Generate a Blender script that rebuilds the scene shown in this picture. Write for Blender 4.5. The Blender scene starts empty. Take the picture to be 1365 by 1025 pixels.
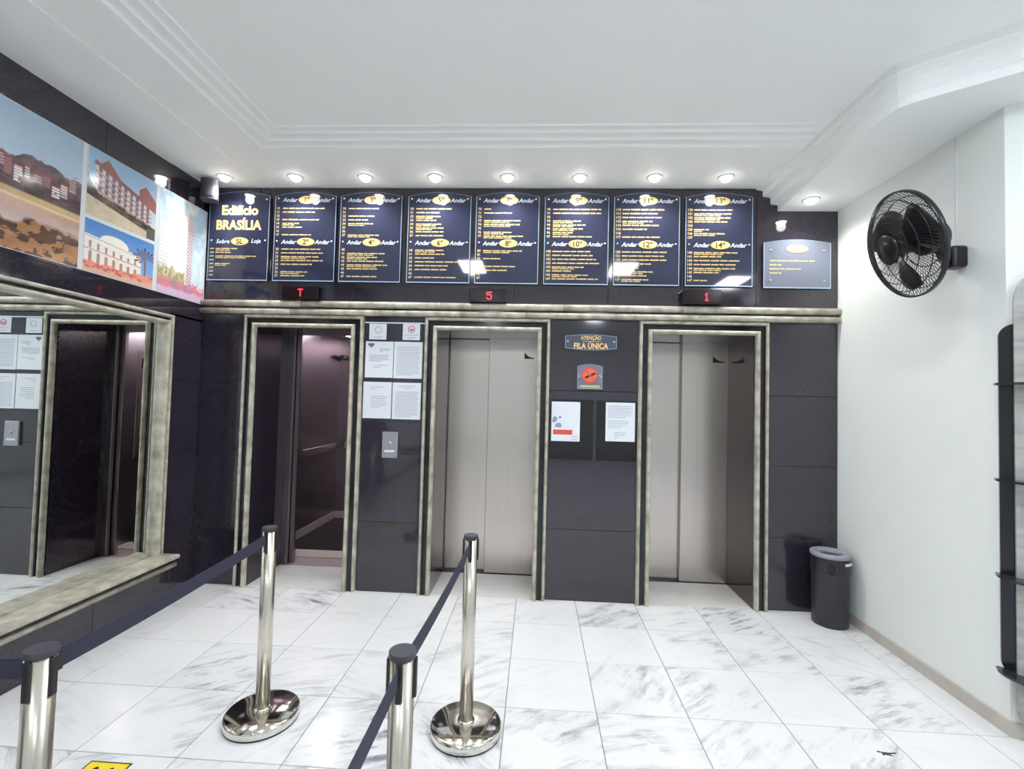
import bpy, bmesh, math, random
import numpy as np
from mathutils import Matrix, Vector
random.seed(7)
C = bpy.context.scene.collection
S = bpy.context.scene

# ------------------------------------------------------------------ camera
F_PX, YAW, PITCH, ROLL, CAM_H = 628.6, 0.05216, 0.03397, -0.02531, 1.55
cam_d = bpy.data.cameras.new('camera')
cam_d.sensor_width = 36.0
cam_d.lens = 36.0 * F_PX / 1365.0
cam_d.clip_start = 0.02
cam = bpy.data.objects.new('camera', cam_d)
C.objects.link(cam)
Rm = Matrix.Rotation(YAW, 3, 'Z') @ Matrix.Rotation(PITCH, 3, 'X') @ Matrix.Rotation(ROLL, 3, 'Y')
r_, f_, u_ = Rm.col[0], Rm.col[1], Rm.col[2]
mw = Matrix(((r_.x, u_.x, -f_.x, 0), (r_.y, u_.y, -f_.y, 0), (r_.z, u_.z, -f_.z, CAM_H), (0, 0, 0, 1)))
cam.matrix_world = mw
S.camera = cam

# ------------------------------------------------------------------ world, exposure
w = bpy.data.worlds.new('world'); S.world = w
w.use_nodes = True
w.node_tree.nodes['Background'].inputs[0].default_value = (0.9, 0.95, 1.0, 1)
w.node_tree.nodes['Background'].inputs[1].default_value = 0.05
S.view_settings.view_transform = 'Standard'
S.view_settings.look = 'None'
S.view_settings.gamma = 1.0
S.view_settings.use_curve_mapping = False
S.view_settings.exposure = 0.33
LED_STRENGTH = 40.0        # emission of the ceiling LED panels
DOWN_W = 5.0               # watts of each downlight spot

S.cycles.max_bounces = 14
S.cycles.diffuse_bounces = 8
S.cycles.glossy_bounces = 6

# ------------------------------------------------------------------ layout constants
YB = 3.76          # back wall face
XL = -2.78         # left wall face
XR = 2.32          # right wall face
ZS = 3.27          # soffit height
ZC = 3.302         # tray ceiling height
ZR = 3.09          # lowered cornice strip on the right
YREAR = -4.6
TILE, TX0, TY0 = 0.456, -0.119, 3.804

# ------------------------------------------------------------------ materials
def s2l(c):
    return tuple((x / 12.92 if x <= 0.04045 else ((x + 0.055) / 1.055) ** 2.4) for x in c)
def hexc(r, g, b):
    return s2l((r / 255, g / 255, b / 255)) + (1.0,)
M = {}
def mat(name, col, rough=0.5, metal=0.0, spec=0.5, emit=None, estr=0.0, noise=None, trans=0.0, coat=0.0, bump=0.0, aniso=0.0, ior=None):
    m = bpy.data.materials.new(name); m.use_nodes = True
    nt = m.node_tree; b = nt.nodes['Principled BSDF']
    b.inputs['Base Color'].default_value = col
    b.inputs['Roughness'].default_value = rough
    b.inputs['Metallic'].default_value = metal
    b.inputs['Specular IOR Level'].default_value = spec
    b.inputs['Transmission Weight'].default_value = trans
    b.inputs['Coat Weight'].default_value = coat
    b.inputs['Anisotropic'].default_value = aniso
    if ior: b.inputs['IOR'].default_value = ior
    if emit:
        b.inputs['Emission Color'].default_value = emit
        b.inputs['Emission Strength'].default_value = estr
    if noise:   # (scale xyz, second colour, detail, contrast lo, hi)
        sc, c2, det, lo, hi = noise
        tc = nt.nodes.new('ShaderNodeTexCoord'); mp = nt.nodes.new('ShaderNodeMapping')
        mp.inputs['Scale'].default_value = sc
        oi = nt.nodes.new('ShaderNodeObjectInfo')
        nz = nt.nodes.new('ShaderNodeTexNoise'); nz.noise_dimensions = '4D'
        nz.inputs['Scale'].default_value = 1.0; nz.inputs['Detail'].default_value = det
        ml = nt.nodes.new('ShaderNodeMath'); ml.operation = 'MULTIPLY'; ml.inputs[1].default_value = 37.0
        cr = nt.nodes.new('ShaderNodeValToRGB')
        cr.color_ramp.elements[0].position = lo; cr.color_ramp.elements[1].position = hi
        cr.color_ramp.elements[0].color = col; cr.color_ramp.elements[1].color = c2
        L = nt.links.new
        L(tc.outputs['Object'], mp.inputs['Vector']); L(mp.outputs[0], nz.inputs['Vector'])
        L(oi.outputs['Random'], ml.inputs[0]); L(ml.outputs[0], nz.inputs['W'])
        L(nz.outputs[0], cr.inputs[0]); L(cr.outputs[0], b.inputs['Base Color'])
        if bump:
            bp = nt.nodes.new('ShaderNodeBump'); bp.inputs['Strength'].default_value = bump
            bp.inputs['Distance'].default_value = 0.002
            L(nz.outputs[0], bp.inputs['Height']); L(bp.outputs[0], b.inputs['Normal'])
    M[name] = m
    return m
mat('white_paint', hexc(234, 239, 236), 0.55, noise=((3, 3, 3), hexc(238, 242, 239), 4, 0.3, 0.7))
mat('ceiling_paint', hexc(246, 248, 247), 0.6, noise=((2, 2, 2), hexc(248, 250, 249), 3, 0.3, 0.7))
mat('granite', (0.024, 0.019, 0.030, 1), 0.07, spec=0.85, noise=((60, 60, 60), (0.031, 0.025, 0.038, 1), 5, 0.3, 0.7))
mat('granite_core', (0.010, 0.009, 0.012, 1), 0.5)
mat('granite_strip', (0.014, 0.013, 0.017, 1), 0.12, spec=0.55)
mat('beige_stone', hexc(150, 144, 128), 0.28, noise=((14, 14, 14), hexc(205, 200, 184), 7, 0.32, 0.66), bump=0.15)
mat('beige_skirting', hexc(188, 180, 170), 0.4, noise=((9, 9, 9), hexc(202, 195, 186), 5, 0.35, 0.65))
mat('threshold_stone', hexc(226, 225, 218), 0.16, noise=((6, 6, 6), hexc(234, 233, 228), 5, 0.35, 0.65))
mat('steel', hexc(206, 196, 191), 0.25, metal=1.0, aniso=0.5, noise=((160, 3, 0.6), hexc(212, 203, 198), 3, 0.3, 0.7))
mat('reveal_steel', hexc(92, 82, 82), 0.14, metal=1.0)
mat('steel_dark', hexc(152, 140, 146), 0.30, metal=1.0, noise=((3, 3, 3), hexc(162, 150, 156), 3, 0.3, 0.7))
mat('chrome', hexc(225, 220, 212), 0.09, metal=1.0)
mat('pole_metal', hexc(214, 206, 192), 0.27, metal=1.0, noise=((80, 80, 2), hexc(218, 212, 200), 3, 0.3, 0.7))
mat('mirror', hexc(236, 240, 238), 0.0, metal=1.0)
mat('black_plastic', (0.012, 0.011, 0.014, 1), 0.35)
mat('fan_plastic', (0.010, 0.008, 0.011, 1), 0.30)
mat('cap_grey', (0.05, 0.05, 0.065, 1), 0.4)
mat('belt_cloth', (0.028, 0.028, 0.055, 1), 0.75, noise=((200, 200, 200), (0.036, 0.036, 0.066, 1), 2, 0.3, 0.7))
mat('bin_plastic', (0.028, 0.027, 0.034, 1), 0.38)
mat('bin_lid', hexc(150, 150, 160), 0.35)
mat('speaker_grey', (0.06, 0.06, 0.068, 1), 0.3)
mat('bag_plastic', (0.02, 0.019, 0.025, 1), 0.22)
mat('acrylic', (0.026, 0.030, 0.062, 1), 0.05, spec=0.5, coat=0.2, noise=((2, 2, 2), (0.030, 0.035, 0.072, 1), 2, 0.3, 0.7))
mat('acrylic_pale', hexc(118, 124, 140), 0.06, spec=0.5)
mat('acrylic_smoke', hexc(84, 88, 104), 0.08)
mat('acrylic_edge', hexc(170, 196, 220), 0.15)
mat('gold_print', hexc(244, 204, 128), 0.45)
mat('gold_line', hexc(214, 190, 128), 0.5)
mat('oval_gold', hexc(240, 203, 132), 0.35)
mat('oval_text', hexc(40, 36, 40), 0.5)
mat('white_print', hexc(214, 226, 240), 0.5)
mat('shadow_print', hexc(96, 110, 150), 0.5)
mat('screw', hexc(225, 230, 235), 0.15, metal=1.0)
mat('paper', hexc(232, 236, 242), 0.6)
mat('paper_line', hexc(186, 190, 200), 0.6)
mat('paper_ink', hexc(110, 112, 130), 0.6)
mat('paper_green', hexc(176, 198, 190), 0.6)
mat('red_print', hexc(226, 84, 76), 0.5)
mat('orange_print', hexc(232, 120, 84), 0.5)
mat('blue_print', hexc(150, 152, 190), 0.5)
mat('board', (0.045, 0.040, 0.052, 1), 0.12)
mat('holder', (0.010, 0.008, 0.010, 1), 0.10)
mat('button_plate', hexc(172, 172, 178), 0.30, metal=0.6)
mat('sticker_black', (0.012, 0.012, 0.016, 1), 0.4)
mat('led_box', (0.006, 0.005, 0.007, 1), 0.12)
mat('led_screen', (0.010, 0.001, 0.002, 1), 0.15)
mat('led_red', (0.6, 0.01, 0.02, 1), 0.4, emit=(1.0, 0.03, 0.06, 1), estr=2.2)
mat('yellow_print', hexc(238, 214, 40), 0.5)
mat('lamp_face', (1, 1, 1, 1), 0.4, emit=(1.0, 0.98, 0.96, 1), estr=14.0)
mat('led_panel', (1, 1, 1, 1), 0.4, emit=(0.93, 0.965, 1.04, 1), estr=LED_STRENGTH)
mat('car_lamp', (1, 1, 1, 1), 0.4, emit=(1.0, 0.95, 0.98, 1), estr=12.0)
mat('sill_tan', hexc(196, 184, 176), 0.4)
mat('grout', hexc(128, 128, 132), 0.7)
mat('panel_joint', hexc(92, 90, 100), 0.6)
mat('slab_grey', hexc(150, 150, 146), 0.4, noise=((4, 4, 30), hexc(186, 186, 180), 6, 0.3, 0.7))
mat('rack_black', (0.010, 0.008, 0.014, 1), 0.18)
mat('shelf_glass', hexc(46, 44, 52), 0.06, spec=0.6)
mat('frame_white', hexc(222, 226, 228), 0.5)
mat('conduit', hexc(222, 227, 225), 0.5)
mat('stain', hexc(70, 66, 70), 0.6)
mat('car_floor', (0.012, 0.010, 0.012, 1), 0.35)
mat('car_kick', hexc(186, 174, 176), 0.4, metal=0.3)

def marble():
    m = bpy.data.materials.new('marble'); m.use_nodes = True
    nt = m.node_tree; N = nt.nodes.new; L = nt.links.new
    b = nt.nodes['Principled BSDF']; b.inputs['Roughness'].default_value = 0.16
    b.inputs['Specular IOR Level'].default_value = 0.45
    tc = N('ShaderNodeTexCoord'); oi = N('ShaderNodeObjectInfo')
    sep = N('ShaderNodeSeparateColor'); L(oi.outputs['Color'], sep.inputs[0])
    ang = N('ShaderNodeMath'); ang.operation = 'MULTIPLY'; ang.inputs[1].default_value = 6.2832
    L(sep.outputs[1], ang.inputs[0])
    rot = N('ShaderNodeVectorRotate'); rot.rotation_type = 'Z_AXIS'
    L(tc.outputs['Object'], rot.inputs['Vector']); L(ang.outputs[0], rot.inputs['Angle'])
    seed = N('ShaderNodeMath'); seed.operation = 'MULTIPLY'; seed.inputs[1].default_value = 91.0
    L(sep.outputs[2], seed.inputs[0])
    mp = N('ShaderNodeMapping'); mp.inputs['Scale'].default_value = (3.6, 19.0, 4.0)
    L(rot.outputs[0], mp.inputs['Vector'])
    # warp
    wn = N('ShaderNodeTexNoise'); wn.noise_dimensions = '4D'; wn.inputs['Scale'].default_value = 3.0; wn.inputs['Detail'].default_value = 3
    L(rot.outputs[0], wn.inputs['Vector']); L(seed.outputs[0], wn.inputs['W'])
    wa = N('ShaderNodeVectorMath'); wa.operation = 'MULTIPLY_ADD'; wa.inputs[1].default_value = (1.5, 1.5, 1.5)
    L(wn.outputs['Color'], wa.inputs[0]); L(mp.outputs[0], wa.inputs[2])
    n1 = N('ShaderNodeTexNoise'); n1.noise_dimensions = '4D'; n1.inputs['Scale'].default_value = 1.0; n1.inputs['Detail'].default_value = 9; n1.inputs['Roughness'].default_value = 0.68
    L(wa.outputs[0], n1.inputs['Vector']); L(seed.outputs[0], n1.inputs['W'])
    # broad mask of where the veining gathers
    n2 = N('ShaderNodeTexNoise'); n2.noise_dimensions = '4D'; n2.inputs['Scale'].default_value = 4.2; n2.inputs['Detail'].default_value = 2
    s2 = N('ShaderNodeMath'); s2.operation = 'ADD'; s2.inputs[1].default_value = 13.0
    L(seed.outputs[0], s2.inputs[0]); L(rot.outputs[0], n2.inputs['Vector']); L(s2.outputs[0], n2.inputs['W'])
    r1 = N('ShaderNodeMapRange'); r1.inputs['From Min'].default_value = 0.49; r1.inputs['From Max'].default_value = 0.63
    L(n1.outputs[0], r1.inputs['Value'])
    r2 = N('ShaderNodeMapRange'); r2.inputs['From Min'].default_value = 0.36; r2.inputs['From Max'].default_value = 0.62
    L(n2.outputs[0], r2.inputs['Value'])
    mu = N('ShaderNodeMath'); mu.operation = 'MULTIPLY'; L(r1.outputs[0], mu.inputs[0]); L(r2.outputs[0], mu.inputs[1])
    am = N('ShaderNodeMath'); am.operation = 'MULTIPLY'; L(mu.outputs[0], am.inputs[0]); L(sep.outputs[0], am.inputs[1])
    # soft clouding
    cl = N('ShaderNodeMath'); cl.operation = 'MULTIPLY'; L(r2.outputs[0], cl.inputs[0]); L(sep.outputs[0], cl.inputs[1])
    cl2 = N('ShaderNodeMath'); cl2.operation = 'MULTIPLY'; cl2.inputs[1].default_value = 0.30; L(cl.outputs[0], cl2.inputs[0])
    mx = N('ShaderNodeMix'); mx.data_type = 'RGBA'
    mx.inputs[6].default_value = hexc(232, 233, 234); mx.inputs[7].default_value = hexc(196, 202, 203)
    L(cl2.outputs[0], mx.inputs[0])
    mx2 = N('ShaderNodeMix'); mx2.data_type = 'RGBA'
    mx2.inputs[7].default_value = hexc(92, 98, 110)
    L(am.outputs[0], mx2.inputs[0]); L(mx.outputs[2], mx2.inputs[6])
    L(mx2.outputs[2], b.inputs['Base Color'])
    M['marble'] = m
marble()

def vc_mat():
    m = bpy.data.materials.new('photo_print'); m.use_nodes = True
    nt = m.node_tree; b = nt.nodes['Principled BSDF']
    a = nt.nodes.new('ShaderNodeVertexColor'); a.layer_name = 'Col'
    nt.links.new(a.outputs[0], b.inputs['Base Color'])
    b.inputs['Roughness'].default_value = 0.10
    b.inputs['Specular IOR Level'].default_value = 0.5
    M['photo_print'] = m
vc_mat()

# ------------------------------------------------------------------ mesh helpers
def tag(o, label=None, cat=None, group=None, kind=None):
    if label: o['label'] = label
    if cat: o['category'] = cat
    if group: o['group'] = group
    if kind: o['kind'] = kind
    return o
def empty(name, loc, label=None, cat=None, group=None, kind=None, parent=None):
    o = bpy.data.objects.new(name, None); C.objects.link(o)
    o.location = loc; o.empty_display_size = 0.05
    if parent: set_parent(o, parent)
    return tag(o, label, cat, group, kind)
def world_of(o):
    m = Matrix.LocRotScale(o.location, o.rotation_euler, o.scale)
    return (world_of(o.parent) @ o.matrix_parent_inverse @ m) if o.parent else m
def set_parent(o, p):
    o.parent = p
    o.matrix_parent_inverse = world_of(p).inverted()
class MB:
    def __init__(s): s.v = []; s.f = []; s.sm = []
    def add(s, verts, faces, smooth=False, mtx=None):
        k = len(s.v)
        if mtx is not None: verts = [tuple(mtx @ Vector(p)) for p in verts]
        s.v += [tuple(p) for p in verts]
        s.f += [tuple(i + k for i in f) for f in faces]
        s.sm += [smooth] * len(faces)
        return s
    def box(s, x0, x1, y0, y1, z0, z1, mtx=None):
        v = [(x, y, z) for z in (z0, z1) for y in (y0, y1) for x in (x0, x1)]
        return s.add(v, [(0, 2, 3, 1), (4, 5, 7, 6), (0, 1, 5, 4), (2, 6, 7, 3), (0, 4, 6, 2), (1, 3, 7, 5)], mtx=mtx)
    def bbox(s, x0, x1, y0, y1, z0, z1, bv=0.003, seg=1, mtx=None):
        bm = bmesh.new(); bmesh.ops.create_cube(bm, size=1)
        for vv in bm.verts:
            vv.co = Vector(((x0 + x1) / 2 + vv.co.x * (x1 - x0), (y0 + y1) / 2 + vv.co.y * (y1 - y0), (z0 + z1) / 2 + vv.co.z * (z1 - z0)))
        bmesh.ops.bevel(bm, geom=bm.edges[:], offset=bv, segments=seg, affect='EDGES', profile=0.5)
        bm.verts.index_update()
        s.add([tuple(q.co) for q in bm.verts], [tuple(q.index for q in f.verts) for f in bm.faces], mtx=mtx)
        bm.free(); return s
    def prism(s, poly, d0, d1, fn, smooth=False):
        """poly: list of (a,b); fn(a,b,d) -> xyz"""
        n = len(poly)
        v = [fn(a, b, d0) for a, b in poly] + [fn(a, b, d1) for a, b in poly]
        f = [tuple(range(n - 1, -1, -1)), tuple(range(n, 2 * n))]
        s.add(v, f)
        k = len(s.v) - 2 * n
        for i in range(n):
            j = (i + 1) % n
            s.f.append((k + i, k + j, k + n + j, k + n + i)); s.sm.append(smooth)
        return s
    def lathe(s, prof, n=24, mtx=None, smooth=True, caps=True):
        v = []; f = []
        for (r, z) in prof:
            for i in range(n):
                a = 2 * math.pi * i / n
                v.append((r * math.cos(a), r * math.sin(a), z))
        for j in range(len(prof) - 1):
            for i in range(n):
                i2 = (i + 1) % n
                f.append((j * n + i, j * n + i2, (j + 1) * n + i2, (j + 1) * n + i))
        if caps and prof[0][0] > 1e-6: f.append(tuple(range(n - 1, -1, -1)))
        if caps and prof[-1][0] > 1e-6: f.append(tuple(range((len(prof) - 1) * n, len(prof) * n)))
        return s.add(v, f, smooth, mtx)
    def tube(s, pts, r, n=6, closed=False, mtx=None, smooth=True):
        pts = [Vector(p) for p in pts]; m = len(pts); v = []; f = []
        up = None
        for i, p in enumerate(pts):
            a = pts[(i - 1) % m] if (closed or i > 0) else p
            b = pts[(i + 1) % m] if (closed or i < m - 1) else p
            t = (b - a).normalized()
            if up is None:
                up = t.orthogonal().normalized()
            up = (up - t * up.dot(t)).normalized()
            q = t.cross(up)
            for k in range(n):
                an = 2 * math.pi * k / n
                v.append(p + (up * math.cos(an) + q * math.sin(an)) * r)
        for i in range(m if closed else m - 1):
            j = (i + 1) % m
            for k in range(n):
                k2 = (k + 1) % n
                f.append((i * n + k, i * n + k2, j * n + k2, j * n + k))
        if not closed:
            f.append(tuple(range(n - 1, -1, -1))); f.append(tuple(range((m - 1) * n, m * n)))
        return s.add(v, f, smooth, mtx)
    def text(s, body, cx, cz, size, fn, bold=0.0, shear=0.0, align='CENTER', maxw=None):
        g = glyphs(body, size, bold, shear)
        if not g[0]: return s
        xs = [p[0] for p in g[0]]; lo, hi = min(xs), max(xs)
        zs = [p[1] for p in g[0]]
        k = 1.0
        if maxw and hi - lo > maxw: k = maxw / (hi - lo)
        off = cx - k * (lo + hi) / 2 if align == 'CENTER' else cx - k * lo
        zo = cz - (min(zs) + max(zs)) / 2
        return s.add([fn(off + x * k, z + zo) for x, z in g[0]], g[1])
    def build(s, name, m, parent=None, recalc=True, label=None):
        me = bpy.data.meshes.new(name)
        me.from_pydata(s.v, [], s.f)
        me.polygons.foreach_set('use_smooth', s.sm)
        me.materials.append(M[m])
        if recalc:
            bm = bmesh.new(); bm.from_mesh(me)
            bmesh.ops.recalc_face_normals(bm, faces=bm.faces[:]); bm.to_mesh(me); bm.free()
        o = bpy.data.objects.new(name, me); C.objects.link(o)
        if parent: set_parent(o, parent)
        if label: o['label'] = label
        return o
_gl = {}
def glyphs(body, size, bold, shear):
    key = (body, size, bold, shear)
    if key in _gl: return _gl[key]
    cu = bpy.data.curves.new('glyph_source', 'FONT'); cu.body = body; cu.size = size
    cu.offset = bold; cu.shear = shear; cu.resolution_u = 3
    o = bpy.data.objects.new('glyph_source', cu)
    me = o.to_mesh()
    v = [(p.co.x, p.co.y) for p in me.vertices]; f = [tuple(p.vertices) for p in me.polygons]
    o.to_mesh_clear(); bpy.data.objects.remove(o); bpy.data.curves.remove(cu)
    _gl[key] = (v, f); return _gl[key]
def copy_tree(o, parent=None):
    c = o.copy(); C.objects.link(c)
    if parent:
        inv = o.matrix_parent_inverse.copy(); c.parent = parent; c.matrix_parent_inverse = inv
    for ch in list(o.children): copy_tree(ch, c)
    return c
def half_round(a, b, h, n=7, base=0.0):
    """profile from offset a to b bulging to height h"""
    pts = [(a, 0.0)]
    for i in range(n + 1):
        t = math.pi * i / n
        pts.append(((a + b) / 2 - (b - a) / 2 * math.cos(t), base + (h - base) * (0.45 + 0.55 * math.sin(t))))
    pts.append((b, 0.0))
    return pts
def frame_sides(x0, x1, z0, z1, prof, fn, name, m, parent, sides='LTR', smooth=True):
    """mitred frame; prof = [(inward offset, depth)]; fn(u,v,d) -> xyz; each side its own mesh"""
    out = []
    for sd in sides:
        n = len(prof); A = []; B = []
        for o, d in prof:
            if sd == 'L': A.append(fn(x0 + o, z0, d)); B.append(fn(x0 + o, z1 - o, d))
            if sd == 'R': A.append(fn(x1 - o, z0, d)); B.append(fn(x1 - o, z1 - o, d))
            if sd == 'T': A.append(fn(x0 + o, z1 - o, d)); B.append(fn(x1 - o, z1 - o, d))
        mb = MB()
        f = [(i, i + 1, n + i + 1, n + i) for i in range(n - 1)]
        mb.add(A + B, f, smooth)
        mb.add(A, [tuple(range(n))]); mb.add(B, [tuple(range(n))])
        out.append(mb.build(name, m, parent))
    return out
def offset_poly(path, o):
    """offset a plan polyline to its right-hand side by o"""
    P = [Vector(p) for p in path]; out = []
    for i, p in enumerate(P):
        ns = []
        if i > 0: t = (P[i] - P[i - 1]).normalized(); ns.append(Vector((t.y, -t.x)))
        if i < len(P) - 1: t = (P[i + 1] - P[i]).normalized(); ns.append(Vector((t.y, -t.x)))
        nn = sum(ns, Vector((0, 0))).normalized()
        out.append(p + nn * (o / max(0.3, nn.dot(ns[0]))))
    return out
def sweep(mb, path, prof):
    rows = [[(q.x, q.y, z) for q in offset_poly(path, o)] for o, z in prof]
    n = len(path); v = [p for r in rows for p in r]; f = []
    for j in range(len(rows) - 1):
        for i in range(n - 1):
            f.append((j * n + i, j * n + i + 1, (j + 1) * n + i + 1, (j + 1) * n + i))
    return mb.add(v, f)

# ================================================================== STRUCTURE
# ---- floor: grout bed with individual marble tiles
fl = MB().box(-3.2, 4.2, YREAR - 0.2, YB, -0.08, -0.003).build('floor', 'grout')
tag(fl, 'white marble tiled floor with grey veins', 'floor', kind='structure')
VEIN = {(-6, 0): .25, (-5, 0): .75, (-4, 0): .9, (-3, 0): .3, (-2, 0): .15, (-1, 0): .4, (0, 0): .3, (1, 0): .75, (2, 0): .3, (3, 0): 1.0, (4, 0): .15,
        (-6, 1): .2, (-5, 1): .05, (-4, 1): .06, (-3, 1): .1, (-2, 1): .12, (-1, 1): .35, (0, 1): .06, (1, 1): .1, (2, 1): .5, (3, 1): .55, (4, 1): .25,
        (-6, 2): .3, (-5, 2): .08, (-4, 2): .75, (-3, 2): .4, (-2, 2): .35, (-1, 2): .45, (0, 2): .12, (1, 2): .7, (2, 2): .5, (3, 2): .1, (4, 2): .65,
        (-6, 3): .2, (-5, 3): .15, (-4, 3): .4, (-3, 3): .4, (-2, 3): .85, (-1, 3): .85, (0, 3): .85, (1, 3): .65, (2, 3): .6, (3, 3): .7, (4, 3): .1}
ANG = {(1, 0): .90, (3, 0): .92, (0, 3): .92, (1, 3): .98, (4, 2): .94, (3, 1): .92, (2, 3): .88, (3, 3): .88, (-4, 0): .05, (-5, 0): .06}
_tm = {}
def tile_mesh(wd, dp):
    k = (round(wd, 4), round(dp, 4))
    if k not in _tm:
        o = MB().bbox(-wd / 2, wd / 2, -dp / 2, dp / 2, -0.02, 0.0, 0.0012).build('floor_tile', 'marble')
        _tm[k] = o.data; bpy.data.objects.remove(o)
    return _tm[k]
def lay_tile(x0, x1, y0, y1, c, r):
    g = 0.002
    o = bpy.data.objects.new('floor_tile', tile_mesh(x1 - x0 - 2 * g, y1 - y0 - 2 * g)); C.objects.link(o)
    o.location = ((x0 + x1) / 2, (y0 + y1) / 2, 0)
    set_parent(o, fl)
    o.color = (VEIN.get((c, r), random.random() * 0.7), ANG.get((c, r), random.choice((.85, .9, .95, .05, .12, .4))), random.random(), 1)
for r in range(0, 19):
    y1 = min(TY0 - TILE * r, YB); y0 = TY0 - TILE * (r + 1)
    if y0 < YREAR: continue
    for c in range(-6, 9):
        x0 = TX0 + TILE * c; x1 = x0 + TILE
        lim = XR if y0 > 2.3 else 3.75
        x0 = max(x0, -2.78 if y0 > 3.0 else -2.66); x1 = min(x1, lim)
        if x1 - x0 < 0.03: continue
        lay_tile(x0, x1, y0, y1, c, r)
st = MB()
st.lathe([(0.001, 0.0012), (0.016, 0.0010), (0.02, 0.0004)], 9, Matrix.Translation((1.615, 2.27, 0)) @ Matrix.Diagonal((1, .5, 1, 1)))
for a, l in ((0.2, .045), (2.6, .04), (3.9, .03), (5.2, .035)):
    st.tube([(1.615, 2.27, .0012), (1.615 + l * math.cos(a), 2.27 + .5 * l * math.sin(a), .0010)], .003, 5)
st.build('floor_stain', 'stain', fl, label='small dark splayed mark on a marble tile')

# ---- back wall
DOORS = [(-2.407, -1.411), (-0.907, 0.100), (0.798, 1.791)]   # outer edges of stone surrounds
RAIL_D, STRIP_D, IN_D = 0.027, 0.040, 0.034
OPEN = [(a + 0.101, b - 0.101) for a, b in DOORS]
ZOPEN, ZSUR = 2.105, 2.203
core = MB()
xs = [XL - 0.2] + [e for o in OPEN for e in (o[0] - .021, o[1] + .021)] + [XR + 0.25]
for i in range(0, len(xs), 2):
    core.box(xs[i], xs[i + 1], YB + 0.018, YB + 0.5, 0, ZSUR - 0.03)
core.box(XL - 0.2, XR + 0.25, YB + 0.018, YB + 0.5, ZOPEN + .021, 3.6)
wb = core.build('wall_back', 'panel_joint'); tag(wb, 'black polished granite lift lobby wall', 'wall', kind='structure')
JG = 0.0011
def gpanel(x0, x1, z0, z1):
    return MB().bbox(x0 + JG, x1 - JG, YB, YB + 0.018, z0 + JG, z1 - JG, 0.0012).build('granite_panel', 'granite', wb)
for a, b in ((XL, DOORS[0][0]), (DOORS[0][1], DOORS[1][0]), (DOORS[1][1], DOORS[2][0]), (DOORS[2][1], XR)):
    for z0, z1 in ((0.0, 0.55), (0.55, 1.097), (1.097, 1.639), (1.639, ZSUR)):
        gpanel(a, b, z0, z1)
for a, b in ((XL, -2.2), (-2.2, -1.52), (-1.52, -0.9), (-0.9, -0.2), (-0.2, 0.55), (0.55, 1.12), (1.12, 1.70), (1.70, XR)):
    gpanel(a, b, 2.322, ZS)

# ---- stone rails across the back wall
tr = MB().box(XL, XR, YB - 0.012, YB + 0.018, 2.212, 2.318).build('trim_1', 'granite_strip')
tag(tr, 'pair of beige stone rails running across the wall above the lift doors', 'trim', kind='structure')
cuts = [[XL, -1.93, -0.78, 0.20, 1.13, XR], [XL, -2.02, -1.28, -0.62, -0.10, 0.62, 1.25, XR]]
for (z0, z1), cs in zip(((2.268, 2.322), (2.206, 2.256)), cuts):
    for a, b in zip(cs[:-1], cs[1:]):
        MB().prism(half_round(z0, z1, 0.052), a + .001, b - .001, lambda p, d, x: (x, YB - d, p), True).build('stone_rail', 'beige_stone', tr)

# ---- door surrounds with their openings
def fback(u, v, d): return (u, YB - d, v)
YD = 4.25
def surround(k):
    a, b = DOORS[k]
    root = empty('door_%d' % (k + 1), ((a + b) / 2, YB, 0), ['open lift doorway at the left', 'closed lift doorway in the middle', 'closed lift doorway at the right'][k], 'door', kind='structure')
    frame_sides(a, b, 0.0, ZSUR, half_round(0.0, RAIL_D, 0.045), fback, 'outer_rail', 'beige_stone', root)
    frame_sides(a, b, 0.0, ZSUR, [(RAIL_D, 0.0), (RAIL_D, 0.030), (RAIL_D + 0.010, 0.030), (RAIL_D + 0.013, 0.022), (RAIL_D + STRIP_D, 0.022), (RAIL_D + STRIP_D, 0.0)], fback, 'granite_strip', 'granite_strip', root, smooth=False)
    frame_sides(a, b, 0.0, ZSUR, half_round(RAIL_D + STRIP_D, 0.101, 0.052), fback, 'inner_rail', 'beige_stone', root)
    # plinth blocks under the rails
    x0, x1 = OPEN[k]
    # reveal linings
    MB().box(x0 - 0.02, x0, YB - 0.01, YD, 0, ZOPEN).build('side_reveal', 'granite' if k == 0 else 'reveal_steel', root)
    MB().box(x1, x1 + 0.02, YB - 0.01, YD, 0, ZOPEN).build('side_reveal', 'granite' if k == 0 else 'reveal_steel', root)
    MB().box(x0 - 0.02, x1 + 0.02, YB - 0.01, YD, ZOPEN, ZOPEN + 0.02).build('lintel_reveal', 'granite', root)
    MB().bbox(x0, x1, YB + 0.002, YD - 0.002, -0.02, 0.0, 0.001).build('threshold', 'threshold_stone', root)
    return root
doors = [surround(k) for k in range(3)]
def leaf(root, x0, x1, y0, y1):
    return MB().bbox(x0, x1, y0, y1, 0.006, ZOPEN + 0.05, 0.003).build('door_leaf', 'steel', root)
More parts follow.
